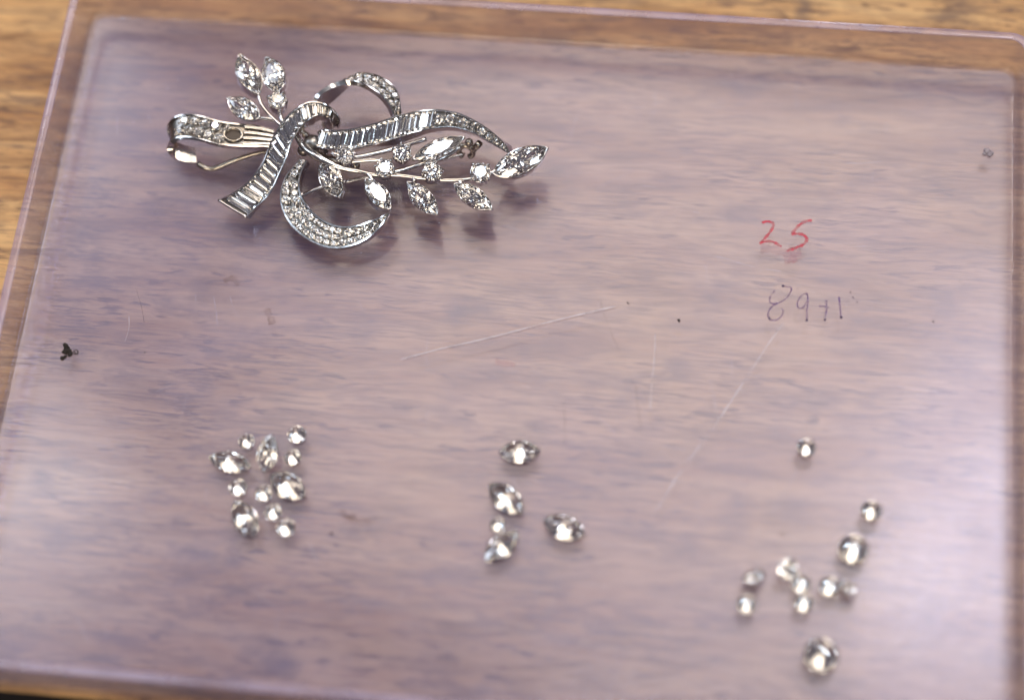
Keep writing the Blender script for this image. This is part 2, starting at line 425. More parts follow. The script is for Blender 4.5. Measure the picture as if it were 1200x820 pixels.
V, F = loops([rrect(TX0, TX1, TY0, TY1, 3, WH - b_), rrect(TX0 + .05, TX1 - .05, TY0 + .05, TY1 - .05, 2.95, WH - .04), rrect(TX0 + b_, TX1 - b_, TY0 + b_, TY1 - b_, 2.85, WH),
              rrect(TX0 + WT - b_, TX1 - WT + b_, TY0 + WT - b_, TY1 - WT + b_, 2.15, WH), rrect(TX0 + WT - .04, TX1 - WT + .04, TY0 + WT - .04, TY1 - WT + .04, 2.05, WH - .05), rrect(TX0 + WT, TX1 - WT, TY0 + WT, TY1 - WT, 2.0, WH - b_)])
link('tray_rim', mesh('tray_rim', V, F, EDGEM, True), tray)

# writing, scratches and smears: flat marks on the tray floor, children of the tray
ZM = .012
def stroke(V, F, pix, w, z=ZM, samples=None, taper=True):
    q = cr([P(x, y, z) for x, y in pix], samples or max(6, len(pix) * 7)); b = len(V); n = len(q)
    for i, p in enumerate(q):
        p = Vector(p); t = Vector(q[min(i + 1, n - 1)]) - Vector(q[max(i - 1, 0)]); t.z = 0; t.normalize()
        s = Vector((-t.y, t.x, 0)); k = w * (.5 + .12 * math.sin(i * 1.7) + .10 * math.sin(i * .63 + 1))
        if taper and (i == 0 or i == n - 1): k *= .45
        V += [p + s * k - TO, p - s * k - TO]
    for i in range(n - 1): F.append((b + 2 * i, b + 2 * i + 1, b + 2 * i + 3, b + 2 * i + 2))
def marks(name, strokes, w, mat, label=None, z=ZM, smooth_n=None):
    V, F = [], []
    for i, s in enumerate(strokes): stroke(V, F, s, w, z + i * .0015, smooth_n)
    o = link(name, mesh(name, V, F, mat), tray)
    if label: o['label'] = label
    return o
def Z4(pts, ox=850, oy=230, k=.2073): return [(ox + x * k, oy + y * k) for x, y in pts]
marks('red_digit', [Z4([(205, 152), (240, 142), (272, 155), (262, 188), (232, 228), (200, 262)]), Z4([(192, 266), (225, 256), (268, 258), (318, 284)])], .36, RED, 'red handwritten digit 2')
marks('red_digit', [Z4([(490, 138), (455, 140), (428, 156), (400, 182), (376, 212)]), Z4([(372, 214), (400, 212), (438, 216), (460, 240), (448, 266), (410, 286), (345, 310)])], .40, RED, 'red handwritten digit 5')
marks('red_smudge', [Z4([(200, 290), (280, 302), (350, 320), (430, 312)]), Z4([(330, 360), (380, 352), (430, 325)])], 1.3, REDF, 'faint pink smudge under the red number', z=.006)
marks('purple_digit', [Z4([(322, 505), (350, 512), (374, 520), (352, 566), (312, 598), (262, 606), (250, 586), (262, 552), (282, 532)]),
                       Z4([(296, 604), (262, 625), (242, 660), (250, 696), (285, 700), (318, 676), (326, 645), (312, 634)])], .20, PURP, 'purple handwritten digit 8')
marks('purple_digit', [Z4([(462, 548), (430, 562), (408, 600), (412, 630), (440, 628), (462, 590)]), Z4([(462, 548), (467, 590), (462, 640), (461, 704)])], .21, PURP, 'purple handwritten digit 9')
marks('purple_plus_sign', [Z4([(528, 620), (560, 622), (590, 630)]), Z4([(570, 585), (572, 640), (562, 700)])], .20, PURP)
marks('purple_digit', [Z4([(642, 566), (648, 620), (655, 686)])], .21, PURP, 'purple handwritten digit 1')
V, F = [], []
for x, y, r in ((326, 507, .20), (461, 700, .18), (563, 698, .18), (655, 684, .19), (250, 690, .17), (708, 543, .10), (722, 572, .11), (746, 598, .11), (408, 525, .08)):
    q = Z4([(x, y)])[0]; c = P(*q, ZM + .006) - TO; b = len(V)
    V += [c + Vector((r * math.cos(a), r * math.sin(a), 0)) for a in [math.tau * i / 9 for i in range(9)]]; F.append(tuple(range(b, b + 9)))
link('ink_blot', mesh('ink_blot', V, F, plain('ink_blob', (.05, .025, .08))), tray)
def scratch(pts, w, mat, label=None): return marks('scratch', [pts], w, mat, label, z=.02 + random.random() * .004, smooth_n=24)
scratch([(470, 421), (515, 409), (580, 394), (640, 378), (690, 366), (720, 359)], .22, SCRW, 'long pale scratch')
scratch([(472, 422), (520, 409), (580, 395.5), (640, 380), (690, 368), (722, 361)], .12, SCRD)
scratch([(768, 390), (767, 415), (764, 450), (762, 480)], .18, SCRW)
scratch([(745, 452), (748, 480), (752, 505)], .08, SCRD)
scratch([(918, 378), (895, 411), (870, 450), (835, 502), (795, 556), (768, 600)], .17, SCRW, 'long diagonal scratch below the purple writing')
scratch([(703, 350), (712, 380), (732, 425), (744, 455)], .05, SCRD)
scratch([(160, 340), (166, 360), (169, 378)], .10, SCRD)
scratch([(938, 545), (920, 575), (905, 600)], .06, SCRW)
scratch([(1005, 448), (1050, 452), (1100, 460)], .06, SCRW)
scratch([(660, 470), (662, 500), (661, 522)], .07, SCRD)
scratch([(1030, 770), (1060, 740), (1075, 720)], .06, SCRW)
scratch([(840, 300), (880, 312), (915, 318)], .06, SCRW)
V, F = [], []; rnd = random.Random(21)
for i in range(75):
    x, y = rnd.uniform(60, 1160), rnd.uniform(90, 780); a = rnd.choice((rnd.uniform(-.5, .3), rnd.uniform(1.2, 1.9), rnd.uniform(0, 3.1))); l = rnd.uniform(8, 48); b_ = rnd.uniform(-.15, .15)
    stroke(V, F, [(x, y), (x + math.cos(a) * l * .5, y + math.sin(a) * l * .5), (x + math.cos(a + b_) * l, y + math.sin(a + b_) * l)], rnd.uniform(.025, .06), .018 + i * .00005, 8)
o = link('fine_scratches', mesh('fine_scratches', V, F, SCRW), tray); o['kind'] = 'stuff'
marks('smear', [[(398, 598), (410, 608), (425, 611), (440, 608)], [(402, 604), (418, 606)]], .75, SMEAR, 'small brownish smear between two groups of loose stones')
marks('smear', [[(262, 330), (272, 326), (280, 334)]], .8, SMEAR); marks('smear', [[(312, 362), (320, 380)]], .9, SMEAR)
marks('smear', [[(580, 424), (592, 426), (604, 428)]], .8, REDF, 'tiny pinkish smear')

# ================================================================== lint and grit lying on the tray
def crumbs(name, px, py, spread, k, r0, r1, mat, label, cat='speck', wires=0):
    c = P(px, py, 0); V, F = [], []; rnd = random.Random(int(px * 7 + py))
    for i in range(k):
        p = Vector((rnd.gauss(0, spread), rnd.gauss(0, spread * (1.5 if k == 24 else .8)), 0)); r = rnd.uniform(r0, r1); p.z = r * .55
        b = len(V); ball(V, F, p, r, 7, 5, .6)
        for j in range(b, len(V)): V[j] = p + (V[j] - p) * rnd.uniform(.65, 1.2)
    for i in range(wires):
        a = rnd.uniform(0, 6.28); q = [Vector((.12 * i + .26 * math.cos(a + t), .33 * math.sin(a + t), .08 + .05 * t)) for t in (0, 1.3, 2.6, 4.0)]
        tube(V, F, q, .05, 5)
    o = link(name, mesh(name, V, F, mat, True)); o.location = c * MM
    return tag(o, label, cat)
crumbs('lint_tuft', 78, 412, .30, 24, .16, .36, DIRT, 'black crumb of lint near the left wall of the tray', 'lint', 0)
o = crumbs('lint_fibre', 88, 413, .05, 2, .04, .07, DIRT, 'curled dark fibre beside the black lint crumb', 'fibre', 3)
crumbs('grit_speck', 795, 376, .14, 5, .09, .20, DIRT, 'dark speck left of the purple writing')
crumbs('grit_speck', 737, 355, .08, 3, .06, .10, DIRT, 'tiny dark speck at the upper end of the long pale scratch')
crumbs('grit_speck', 1094, 377, .08, 3, .08, .13, DIRT, 'dark speck right of the purple writing')
crumbs('grit_speck', 170, 413, .05, 2, .07, .11, DIRT, 'tiny dark speck right of the black lint crumb')
crumbs('grit_speck', 918, 625, .10, 3, .10, .18, plain('brown_grit', (.16, .10, .05)), 'small brown speck above the right group of loose stones')
crumbs('grit_speck', 387, 625, .12, 3, .12, .2, plain('taupe_grit', (.13, .09, .09)), 'blurred brown speck right of the left group of loose stones')
crumbs('lint_tuft', 1158, 180, .30, 6, .25, .45, LINT, 'pale grey lint tuft near the right wall of the tray', 'lint', 0)
V, F = [], []; rnd = random.Random(4)
for i in range(110):
    p = P(rnd.uniform(60, 1180), rnd.uniform(60, 780), 0); r = rnd.choice((.03, .04, .05, .07)); ball(V, F, p + Vector((0, 0, r * .5)), r, 5, 3, .7)
tag(link('dust', mesh('dust', V, F, DIRT, True)), 'fine dark dust scattered over the tray floor', 'dust', kind='stuff')
V, F = [], []
for i in range(90):
    p = P(rnd.uniform(60, 1180), rnd.uniform(60, 780), 0); r = rnd.choice((.03, .04, .06)); ball(V, F, p + Vector((0, 0, r * .5)), r, 5, 3, .7)
tag(link('dust', mesh('dust', V, F, plain('white_dust', (.9, .88, .9)), True)), 'fine white dust scattered over the tray floor', 'dust', kind='stuff')
# ================================================================== brooch
def PB(px, py, z): return P(px, py, .35 + z * .78)
BO = Vector(P(400, 215, 0)); BO.z = 0
brooch = empty('brooch', BO)
tag(brooch, 'silver coloured diamond bow brooch with leafy spray lying in the upper left of the tray', 'brooch')
def part(name, V, F, mat, parent=None, smooth=True, mats=None, label=None):
    o = link(name, mesh(name, [Vector(v) - BO for v in V], F, mat, smooth, mats), parent or brooch)
    if label: o['label'] = label
    return o
def fixn(o):
    bm = bmesh.new(); bm.from_mesh(o.data); bmesh.ops.recalc_face_normals(bm, faces=bm.faces); bm.to_mesh(o.data); bm.free()
class Band:
    """Metal band between two edge curves given as (px, py, height)."""
    def __init__(s, A, B, n=60, ref=.5):
        A = [PB(*p) for p in A]; B = [PB(*p) for p in B]
        s.A = [Vector(x) for x in s.even(A, n)]; s.B = [Vector(x) for x in s.even(B, n)]; s.n = n
        s.mid = [(a + b) / 2 for a, b in zip(s.A, s.B)]; s.S = []; s.N = []; s.T = []; s.w = []
        prev = None
        for i in range(n):
            t = (s.mid[min(i + 1, n - 1)] - s.mid[max(i - 1, 0)]).normalized(); d = s.B[i] - s.A[i]; s.w.append(d.length)
            S = d.normalized(); N = t.cross(S)
            if N.length < 1e-6: N = prev or Vector((0, 0, 1))
            N.normalize()
            if prev is None:
                if N.z < 0: N.negate()
            elif N.dot(prev) < 0: N.negate()
            prev = N; s.S.append(S); s.N.append(N); s.T.append(t)
        if s.N[int(n * ref)].z < 0: s.N = [-x for x in s.N]
        s.L = [0]
        for a, b in zip(s.mid, s.mid[1:]): s.L.append(s.L[-1] + (b - a).length)
    @staticmethod
    def even(p, n): return cr(p, n)
    def flip(s): s.N = [-x for x in s.N]; return s
    def at(s, l, v=.5):
        """frame at arc length l and cross position v (0..1)"""
        i = 0
        while i < s.n - 2 and l > s.L[i + 1]: i += 1
        t = max(0, min(1, (l - s.L[i]) / max(1e-6, s.L[i + 1] - s.L[i])))
        lp = lambda q: q[i].lerp(q[i + 1], t)
        A, B, N, T = lp(s.A), lp(s.B), lp(s.N).normalized(), lp(s.T).normalized()
        w = (B - A).length; S = (B - A).normalized()
        return A + (B - A) * v, S, N, T, w
    def sweep(s, name, section, mats, label=None, parent=None, t0=0, t1=None):
        """section(w,u) -> list of ((s, n), material) closed polygon in the band's cross plane; strips keep crisp edges"""
        V, F, M = [], [], []; t1 = t1 or s.n
        secs = [section(s.w[i], s.L[i] / s.L[-1]) for i in range(t0, t1)]; K = len(secs[0])
        pts = [[s.A[i] + s.S[i] * q[0][0] + s.N[i] * q[0][1] for q in secs[i - t0]] for i in range(t0, t1)]
        for k in range(K):
            b = len(V); k2 = (k + 1) % K
            for row in pts: V += [row[k], row[k2]]
            for i in range(len(pts) - 1): F.append((b + 2 * i, b + 2 * i + 1, b + 2 * i + 3, b + 2 * i + 2)); M.append(secs[0][k][1])
        for row, rev in ((pts[0], True), (pts[-1], False)):
            b = len(V); V += row; f = list(range(b, b + K)); F.append(tuple(f[::-1] if rev else f)); M.append(0)
        return part(name, V, F, mats, parent, True, M, label)
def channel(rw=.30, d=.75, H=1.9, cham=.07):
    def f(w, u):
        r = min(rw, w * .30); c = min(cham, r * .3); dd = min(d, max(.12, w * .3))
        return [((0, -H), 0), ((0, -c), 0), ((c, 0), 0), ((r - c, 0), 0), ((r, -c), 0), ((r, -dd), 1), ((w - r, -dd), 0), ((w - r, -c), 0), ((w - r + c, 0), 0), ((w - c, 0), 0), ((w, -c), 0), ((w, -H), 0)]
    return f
def baguettes(band, o, rw, pitch, l0, l1, drop=.06):
    n = max(1, round((l1 - l0) / pitch)); p = (l1 - l0) / n; rnd = random.Random(n)
    for i in range(n):
        l = l0 + p * (i + .5); c, S, N, T, w = band.at(l)
        N = (N + T * rnd.gauss(0, .15) + S * rnd.gauss(0, .09)).normalized(); X, Y, Z = frame(S, N)
        k = p * .92
        place('baguette_diamond', BAG, c - N * (drop + .16), X, Y, Z, (w - 2 * rw + .02, k, .80), o, BO)
def pave(band, o, rw, d0, l0, l1, lift=.02, bead_o=None, minw=.45, maxrows=3, seed=1):
    """rows of small round stones with beads between them"""
    rnd = random.Random(seed); l = l0; row = 0; BV, BF = [], []
    while l < l1:
        c, S, N, T, w = band.at(l); av = w - 2 * min(rw, w * .3)
        if av < minw * .6: l += .4; continue
        k = min(maxrows, max(1, int(av / d0 + .35))); dd = min(av / k, d0 * 1.35) if k > 1 else min(av, d0 * 1.5)
        for j in range(k):
            v = .5 + ((j - (k - 1) / 2) * av / k) / w
            if l + dd * .5 > l1: break
            sh = dd * (.5 if j % 2 else 0) if k > 1 else 0
            if l + sh > l1 - dd * .4: continue
            c2, S2, N2, T2, w2 = band.at(l + sh, v)
            N3 = (N2 + T2 * rnd.gauss(0, .22) + S2 * rnd.gauss(0, .22)).normalized(); a = rnd.uniform(0, 1)
            X, Y, Z = frame(S2 * math.cos(a) + T2 * math.sin(a), N3)
            place('pave_diamond', ROUND, c2 + N2 * (lift - dd * .05 + rnd.gauss(0, .02)), X, Y, Z, dd * rnd.uniform(.40, .50), o, BO)
            for q in (-1, 1):
                c3 = band.at(l + sh + dd * .5, max(.02, min(.98, v + q * .25 * av / k / w)))[0]
                ball(BV, BF, c3 + N2 * lift, dd * .13, 6, 4)
        l += dd * .98; row += 1
    if BV:
        b = part('setting_beads', BV, BF, PLAT, o); b['kind'] = 'stuff'

# --- baguette bow: tail that folds over the knot
tailA = [(398, 150, 3.5), (399, 139, 5.4), (389, 126, 7.6), (373, 119, 8.8), (356, 121, 9.2), (334, 138, 9.0), (319, 162, 8.3), (308, 190, 7.3), (298, 204, 6.6), (282, 220, 5.6), (256, 234.5, 4.4)]
tailB = [(386, 158, 3.50), (390, 149, 5.20), (385, 140, 7.20), (378, 136, 8.30), (368, 137, 8.90), (353, 149, 8.00), (342, 167, 7.40), (335, 188, 6.40), (328, 205, 5.60), (316, 228, 4.50), (289, 254.5, 3.50)]
bt = Band(tailA, tailB, 80)
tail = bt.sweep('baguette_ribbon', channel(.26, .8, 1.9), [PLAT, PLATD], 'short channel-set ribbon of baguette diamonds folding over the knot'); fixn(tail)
baguettes(bt, tail, .28, 1.02, bt.L[-1] * .10, bt.L[-1] - .5)
V, F = [], []; tube(V, F, [PB(256, 234.5, 4.35), PB(272, 244.5, 4.3), PB(289, 254.5, 4.35)], .20, 8); part('end_bar', V, F, PLAT, tail)
# --- long baguette ribbon sweeping to the right
longA = [(372, 154, 6.0), (378, 151, 7.0), (388, 152, 7.6), (410, 151, 8.0), (440, 144, 8.4), (464, 135.5, 8.7), (490, 129.5, 8.9), (510, 128, 8.8), (536, 132, 8.3), (560, 143, 7.6), (580, 157, 6.9), (594, 171, 6.3)]
longB = [(366, 170, 5.50), (372, 173, 6.50), (383, 175, 6.30), (410, 176, 6.60), (440, 169.5, 6.90), (464, 162, 7.95), (490, 154.5, 8.05), (510, 151, 7.70), (532, 150, 7.40), (555, 157, 6.80), (578, 170, 6.10), (597, 181, 5.60)]
bl = Band(longA, longB, 90)
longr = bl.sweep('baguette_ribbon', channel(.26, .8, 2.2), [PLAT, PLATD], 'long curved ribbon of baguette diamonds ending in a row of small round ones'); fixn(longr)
baguettes(bl, longr, .26, .76, .3, bl.L[-1] * .62)
pave(bl, longr, .22, 1.15, bl.L[-1] * .625, bl.L[-1] - .2, -.10, maxrows=1, seed=3)
# --- upper pave loop
upN = [(366, 121, 6.6), (368, 114, 7.2), (375, 106.5, 7.8), (390, 97.5, 8.3), (405, 94.3, 8.6), (420, 96, 8.7), (435, 103.5, 8.6), (447, 113, 8.4), (456, 124, 8.0), (461, 135, 7.6)]
upF = [(372, 134, 4.2), (376, 127, 4.3), (383, 119, 4.4), (393, 110, 4.8), (404, 99, 5.6), (418, 85.5, 6.6), (440, 87, 7.3), (456, 96, 7.4), (467, 109, 7.2), (471, 133, 6.8)]
bu = Band(upN, upF, 70)
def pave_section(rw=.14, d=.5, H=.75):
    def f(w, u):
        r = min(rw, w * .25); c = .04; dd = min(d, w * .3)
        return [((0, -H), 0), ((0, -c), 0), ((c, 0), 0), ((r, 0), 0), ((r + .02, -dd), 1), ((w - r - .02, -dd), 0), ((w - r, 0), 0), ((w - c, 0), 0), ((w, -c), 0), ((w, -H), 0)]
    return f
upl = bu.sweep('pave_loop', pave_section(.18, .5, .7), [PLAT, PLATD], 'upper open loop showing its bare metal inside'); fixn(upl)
pave(bu, upl, .18, 1.0, bu.L[-1] * .36, bu.L[-1] - .2, 0, maxrows=2, seed=5)
# --- lower pave crescent
loO = [(351, 186, 6.0), (345, 193, 5.9), (335, 205, 5.6), (329, 220, 5.2), (328, 236, 4.7), (333, 252, 4.2), (344, 268, 3.7), (364, 283, 3.2), (388, 291, 3.0), (412, 288.5, 3.2), (432, 279, 3.7), (446, 266, 4.4), (456, 251, 5.0)]
loI = [(360, 188, 6.4), (357, 194, 6.3), (353, 204, 6.1), (351, 216, 5.8), (353, 228, 5.4), (359, 239, 5.0), (370, 251, 4.5), (387, 261.5, 4.1), (404, 265, 4.0), (420, 263, 4.1), (435, 258, 4.4), (445, 254, 4.8), (454, 249, 5.1)]
bo = Band(loO, loI, 80)
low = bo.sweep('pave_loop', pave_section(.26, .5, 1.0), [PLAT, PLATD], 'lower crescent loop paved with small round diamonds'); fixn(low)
pave(bo, low, .24, .98, .3, bo.L[-1] - .3, .02, maxrows=3, seed=8)
# --- left pave loop, curling under
lfF = [(322, 152, 6.0), (300, 146.5, 6.4), (284, 145, 6.6), (260, 142, 6.9), (240, 136.5, 7.0), (222, 133, 6.8), (206, 136, 6.2), (197, 144, 4.9), (196, 153, 3.4), (202, 165, 2.4), (214, 172, 1.7), (230, 176, 1.5)]
lfN = [(318, 172, 6.0), (300, 172, 6.4), (280, 171.5, 6.6), (256, 169.5, 6.7), (236, 164, 6.6), (222, 161.5, 6.3), (208, 162, 5.6), (198, 168, 4.4), (196, 177, 3.0), (203, 186, 1.8), (216, 192, 1.3), (231, 193, 1.2)]
bf = Band(lfF, lfN, 80, .2)
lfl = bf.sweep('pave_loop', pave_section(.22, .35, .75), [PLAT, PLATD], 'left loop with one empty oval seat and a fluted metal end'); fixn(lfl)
# arc lengths: find where pixel x ranges fall
def l_at(band, px):
    best = min(range(band.n), key=lambda i: abs((band.mid[i] - PB(px, 157, 6.6)).x) + (0 if i < band.n * .55 else 99)); return band.L[best]
pave(bf, lfl, .20, 1.10, l_at(bf, 264), l_at(bf, 264) + 7.4, .14, maxrows=2, seed=12)
V, F = [], []
for k in range(4):                                # fluted strands between the empty seat and the knot
    v = .14 + .24 * k; tube(V, F, [bf.at(l, v)[0] + bf.at(l, v)[2] * .03 for l in [l_at(bf, 286) * i / 5 for i in range(6)]], .24, 8)
part('fluted_strand', V, F, PLAT, lfl)
c, S, N, T, w = bf.at(l_at(bf, 273), .5)
V, F = [], []
ringp = lambda rx, ry, h: [c + T * (rx * math.cos(a)) + S * (ry * math.sin(a)) + N * h for a in [math.tau * i / 24 for i in range(24)]]
ls = [ringp(1.45, 1.2, -.30), ringp(1.40, 1.15, .10), ringp(1.25, 1.02, .16), ringp(1.02, .82, .08), ringp(.95, .75, -.30)]
for l in ls: V += l
for i in range(4):
    for k in range(24): F.append((i * 24 + k, i * 24 + (k + 1) % 24, (i + 1) * 24 + (k + 1) % 24, (i + 1) * 24 + k))
o = part('empty_seat', V, F, GOLD, lfl, label='oval ring seat whose stone is missing'); fixn(o)
V, F = ringp(.96, .76, -.26), [tuple(range(24))]
part('hole_shade_disc', V, F, plain('hole_shade', (.09, .06, .04), .5), lfl)  # dark disc stands in for the shade down the open hole
# wires: pin, its hinge and the catch
V, F = [], []; tube(V, F, [PB(232, 192, 1.6), PB(238, 196, 1.6), PB(246, 198, 1.5), PB(256, 196, 1.7), PB(275, 188, 2.3), PB(300, 180, 3.0), PB(322, 176, 3.6)], [.42, .42, .34, .38, .32, .30, .30]); part('pin_hinge', V, F, GOLD)
V, F = [], []; tube(V, F, [PB(330, 238, 1.4), PB(357, 228, 1.6), PB(380, 219, 1.9), PB(430, 208, 2.3), PB(500, 192, 2.8), PB(545, 180, 3.0)], [.30, .30, .29, .27, .22, .12], 10); part('pin_stem', V, F, PLAT)
V, F = [], []; q0 = PB(546, 178, 3.0)
tube(V, F, [q0 + Vector((.95 * math.cos(a), .3 * math.sin(a), .1 + 1.0 * math.sin(a))) for a in [math.radians(t) for t in range(-60, 241, 30)]], .42, 8)
ball(V, F, q0 + Vector((.5, .3, 1.9)), .62, 8, 6); tube(V, F, [q0 + Vector((1.0, .2, .4)), PB(562, 168, 5.2)], .5); part('safety_catch', V, F, GOLD)
# --- knot core and stems
V, F = [], []
tube(V, F, [PB(348, 158, 5.2), PB(356, 172, 6.3), PB(370, 183, 7.0), PB(386, 192, 6.9), PB(404, 198, 6.5), PB(420, 201, 6.3), PB(440, 205, 6.2), PB(466, 205.5, 6.1), PB(494, 209, 6.0), PB(520, 211, 5.9), PB(545, 210.5, 5.9), PB(566, 206, 5.9), PB(584, 199, 5.9)],
     [.50, .54, .52, .46, .38, .33, .29, .27, .26, .25, .25, .25, .27], 10)
part('branch', V, F, PLAT, label='main curved branch of the spray')
for pts, r in (([PB(404, 191, 6.6), PB(420, 189, 6.7), PB(440, 188, 6.7), PB(452, 192, 6.4)], .27), ([PB(388, 180, 6.6), PB(410, 185, 6.4), PB(440, 180, 6.3), PB(470, 172, 6.3), PB(500, 163, 6.6)], .33),
               ([PB(452, 203, 6.1), PB(470, 200, 6.0), PB(492, 193, 6.1), PB(520, 185, 6.3), PB(540, 172, 6.5)], .30), ([PB(374, 186, 6.5), PB(380, 192, 6.4), PB(384, 196, 6.2)], .36),
               ([PB(330, 148, 7.2), PB(322, 141, 7.6), PB(314, 133, 7.8), PB(306, 122, 8.0), PB(303, 111, 8.2)], .22), ([PB(336, 150, 7.2), PB(330, 140, 7.4), PB(327, 129, 7.2)], .34),
               ([PB(322, 141, 7.5), PB(312, 139, 7.6), PB(303, 138, 7.6)], .24), ([PB(430, 203, 6.2), PB(434, 207, 6.3), PB(437, 212, 6.3)], .28), ([PB(484, 208, 6.0), PB(486, 213, 6.1)], .26), ([PB(538, 211, 5.8), PB(541, 216, 5.9)], .26)):
    V, F = [], []; tube(V, F, pts, r, 8); part('twig', V, F, PLAT)
V, F = [], []; ball(V, F, PB(366, 168, 5.6), 1.25, 14, 9, .8); ball(V, F, PB(356, 176, 5.4), .9, 12, 8, .8); part('knot_core', V, F, PLATD)
V, F = [], []; tube(V, F, [PB(346, 150, 3.8), PB(360, 160, 2.4), PB(372, 178, 2.2), PB(392, 188, 3.2), PB(420, 195, 4.2)], .5, 8); part('back_bar', V, F, GOLD)

# --- round solitaires in claw cups
def claw_round(px, py, z, dia, lamp=None, tilt=(0, 0), claws=6, a0=0.3):
    c = Vector(PB(px, py, z)); n = toward_light(c, *lamp) if lamp else Vector((tilt[0], tilt[1], 1)).normalized(); dia *= 1.10
    X, Y, Z = frame_n(n, (math.cos(a0), math.sin(a0), 0)); r = dia / 2; V, F = [], []
    n_ = 24; prof = [(1.02, -.10), (1.0, -.34), (.93, -.80), (.84, -1.40), (.78, -2.1), (.66, -2.1), (.72, -1.4), (.80, -.76), (.88, -.32), (.92, -.12)]
    for rr, h in prof: V += [c + (X * math.cos(a) + Y * math.sin(a)) * rr * r + Z * h * r for a in [math.tau * i / n_ for i in range(n_)]]
    m_ = len(prof)
    for i in range(m_):
        i2 = (i + 1) % m_
        for k in range(n_): F.append((i * n_ + k, i * n_ + (k + 1) % n_, i2 * n_ + (k + 1) % n_, i2 * n_ + k))
    o = part('claw_cup', V, F, PLAT); fixn(o)
    place('round_diamond', ROUND, c, X, Y, Z, r * .97, o, BO)
    for k in range(claws):
        a = math.tau * (k + .5) / claws; d = X * math.cos(a) + Y * math.sin(a); V, F = [], []
        tube(V, F, [c + d * r * .86 - Z * r * 1.6, c + d * r * 1.02 - Z * r * .5, c + d * r * 1.09, c + d * r * 1.03 + Z * r * .20, c + d * r * .86 + Z * r * .30], [.13 * r, .15 * r, .17 * r, .18 * r, .14 * r], 7)
        ball(V, F, c + d * r * .87 + Z * r * .29, .18 * r, 7, 5); part('claw', V, F, PLAT, o)
HOT = (83, 25)
claw_round(404, 182, 7.9, 2.15, tilt=(-.25, -.30), a0=.1)
claw_round(451, 197, 7.6, 2.20, lamp=HOT, a0=.5)
claw_round(471, 179, 7.8, 2.15, tilt=(.10, -.26), a0=.2)
claw_round(507, 201, 7.5, 2.25, tilt=(.20, -.20), a0=.8)
claw_round(563, 202, 7.5, 2.45, lamp=HOT, claws=4, a0=.05)

# --- marquise leaves: pierced cup following the outline, a V claw at each point
def leaf(t0, t1, width, n=(0, 0, 1), lamp=None, depth=1.5, name='leaf_cup', label=None, wide=False):
    a, b = Vector(PB(*t0)), Vector(PB(*t1)); c = (a + b) / 2
    if lamp: n = toward_light(c, *lamp)
    X, Y, Z = frame_n(n, b - a) if lamp else frame(b - a, n); hl = (b - a).length / 2; k = width * 1.10 / (2 * hl) / (.56 if wide else .5)
    of = marquise_outline(.56 if wide else .5); V, F = [], []
    prof = [(1.00, .02), (1.04, -.05), (1.03, -.35), (.97, -depth * .6), (.84, -depth), (.76, -depth), (.90, -depth * .6), (.97, -.35), (.97, -.12), (.96, 0.0)]
    n_ = 32; m_ = len(prof)
    for rr, h in prof: V += [c + X * (of(i)[0] * hl * rr) + Y * (of(i)[1] * hl * k * rr) + Z * h for i in range(n_)]
    for i in range(m_):
        i2 = (i + 1) % m_
        for q in range(n_): F.append((i * n_ + q, i * n_ + (q + 1) % n_, i2 * n_ + (q + 1) % n_, i2 * n_ + q))
    o = part(name, V, F, [PLAT], smooth=False, label=label); fixn(o)
    place('marquise_diamond', MARQW if wide else MARQ, c + Z * .03, X, Y, Z, (hl * .97, hl * k * .97, hl * .97 * min(1, k * 1.1)), o, BO)
    for s in (-1, 1):                             # V claws
        V, F = [], []; tip = c + X * s * hl * 1.02
        for q in (-1, 1):
            p2 = c + X * (s * hl * .78) + Y * (q * of(3)[1] * hl * k * .98)
            tube(V, F, [tip - Z * .25, tip + Z * .14, p2.lerp(tip, .45) + Z * .16], [.13, .13, .06], 6)
        tube(V, F, [tip + Z * .14, tip - Z * .5, c + X * s * hl * .75 - Z * depth], [.13, .14, .10], 6)
        part('claw', V, F, PLAT, o)
    return o
leaf((377, 187, 7.0), (398, 231, 5.4), 2.75, (-.22, -.22, 1), depth=2.3)
leaf((429, 210, 6.6), (457, 245, 5.2), 2.45, (.30, -.20, 1), depth=2.1)
leaf((478, 214, 6.3), (512, 251, 5.0), 2.45, (-.16, -.30, 1), depth=2.1)
leaf((533, 216, 6.2), (576, 245, 5.0), 2.4, (-.12, -.30, 1), depth=2.1)
leaf((485, 187, 7.0), (543, 161, 7.8), 2.25, lamp=HOT, depth=1.2, label='long leaf cup whose diamond shines pure white')
leaf((578, 204, 6.0), (641, 174, 6.8), 3.2, (.16, -.06, 1), depth=2.1, wide=True, label='largest leaf cup at the tip of the spray')
leaf((281, 65, 9.2), (303, 111, 8.4), 2.9, (.35, .0, 1), depth=1.8)
leaf((313, 68, 9.2), (327, 108, 8.6), 2.9, (-.25, -.15, 1), depth=2.0)
leaf((267, 116, 8.4), (304, 138, 7.8), 2.6, (.1, -.22, 1), depth=1.6)
claw_round(325, 117, 8.6, 2.2, tilt=(.05, -.05), a0=.4)

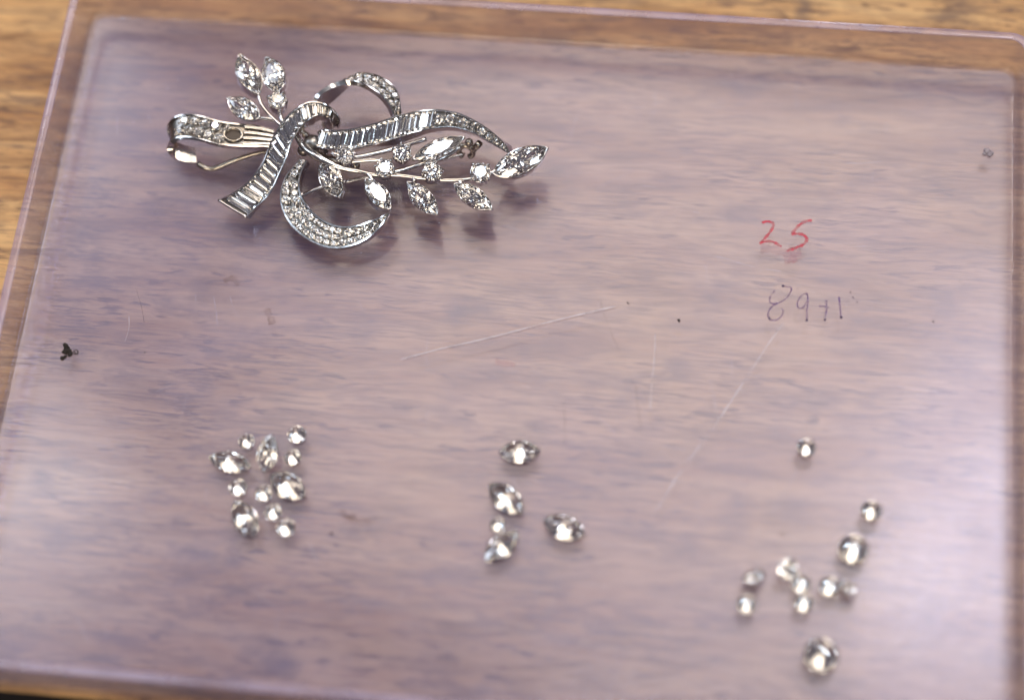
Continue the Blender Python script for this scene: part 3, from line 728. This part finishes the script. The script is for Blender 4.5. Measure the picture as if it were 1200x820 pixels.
# ================================================================== loose stones, lying table down with the point up
def loose(name, me, px, py, size, label, cat, group, ang=0, tilt=None, s3=None, h=None):
    """tilt None: table flat on the tray. tilt=(lean deg, azimuth deg): resting on its side, table up and leaning."""
    r = size / 2
    if tilt is None:
        z = h if h is not None else r * .345
        ca, sa = math.cos(math.radians(ang)), math.sin(math.radians(ang))
        X, Y, Z = Vector((ca, sa, 0)), Vector((sa, -ca, 0)), Vector((0, 0, -1))
    else:
        le, az = map(math.radians, tilt); Z = Vector((math.sin(le) * math.sin(az), math.sin(le) * math.cos(az), math.cos(le)))
        X, Y, Z = frame_n(Z, (math.cos(math.radians(ang)), math.sin(math.radians(ang)), 0))
    s = s3 or (r, r, r)
    if tilt is not None:
        low = min((X * v.co.x * s[0] + Y * v.co.y * s[1] + Z * v.co.z * s[2]).z for v in me.vertices) / MM
        z = -low + .01
    else:
        z = max(v.co.z for v in me.vertices) / MM * s[2] + .01
    o = place(name, me, P(px, py, z), X, Y, Z, s)
    return tag(o, label, cat, group)
GL, GM, GR = 'loose diamonds in the left pile', 'loose diamonds in the middle group', 'loose diamonds in the right group'
C = 'loose diamond'
def rd(px, py, d, label, g, ang=0, tilt=None): return loose('round_diamond', ROUND, px, py, d * .110, label, C, g, ang, tilt)
def mq(a, b, wpx, label, g, tilt=None, wide=True):
    pa, pb = P(*a, .8), P(*b, .8); hl = (pb - pa).length / 2; ang = math.degrees(math.atan2(pb.y - pa.y, pb.x - pa.x)); k = wpx * .110 / (2 * hl) / .56
    return loose('marquise_diamond', MARQW, (a[0] + b[0]) / 2, (a[1] + b[1]) / 2, 2 * hl, label, C, g, ang, tilt, (hl, hl * k, hl * min(1.15, max(.75, k))))
rd(289, 517, 19, 'small round loose diamond at the top left of the left pile', GL, 8)
mq((244, 535), (295, 547), 25, 'long pointed loose diamond sticking out to the left of the left pile', GL)
mq((303, 552), (324, 511), 27, 'tilted loose diamond with a dark top in the upper middle of the left pile', GL, tilt=(38, 200))
rd(348, 509, 22, 'round loose diamond at the top right corner of the left pile', GL, 0)
rd(343, 536, 20, 'small round loose diamond just below the top right one of the left pile', GL, 14)
mq((316, 556), (358, 582), 30, 'pointed loose diamond at the right side of the left pile', GL)
rd(279, 571, 21, 'small round loose diamond at the left side below the long pointed one', GL, -6)
rd(309, 578, 20, 'small round loose diamond in the centre of the left pile', GL, 5)
rd(320, 600, 20, 'small round loose diamond between the centre one and the lowest round one', GL, 10)
mq((275, 586), (299, 629), 28, 'pointed loose diamond at the bottom of the left pile', GL)
rd(335, 618, 22, 'lowest round loose diamond of the left pile at its bottom right', GL, 0)
mq((584, 530), (634, 528), 28, 'pointed loose diamond lying sideways at the top of the middle group', GM)
mq((573, 566), (613, 601), 29, 'second pointed loose diamond from the top of the middle group', GM)
rd(583, 615, 18, 'only small round loose diamond of the middle group', GM, 4)
mq((569, 657), (607, 622), 27, 'lowest pointed loose diamond of the middle group', GM)
mq((636, 608), (686, 627), 29, 'pointed loose diamond standing apart to the right of the middle group', GM)
rd(945, 524, 22, 'round loose diamond standing alone above the right group', GR, 6)
rd(1021, 598, 24, 'round loose diamond at the upper right end of the right group', GR, 0)
rd(1000, 643, 34, 'big round loose diamond in a dark outline near the right end of the right group', GR, 0)
rd(883, 675, 27, 'dark tilted round loose diamond at the left end of the right group', GR, 20, (48, -30))
rd(875, 708, 22, 'round loose diamond at the lower left end of the right group', GR, 3)
rd(923, 667, 25, 'greyish tilted round loose diamond in the middle of the right group', GR, 10, (35, 150))
rd(939, 684, 22, 'upper of the two touching bright round loose diamonds in the right group', GR, 9)
rd(942, 706, 22, 'lower of the two touching bright round loose diamonds in the right group', GR, -5)
rd(972, 687, 24, 'bright round loose diamond beside a dark tilted one in the right group', GR, -3)
rd(994, 687, 25, 'dark tilted round loose diamond right of a bright one in the right group', GR, 30, (52, 40))
rd(962, 767, 38, 'largest round loose diamond lying alone at the bottom right', GR, 17)
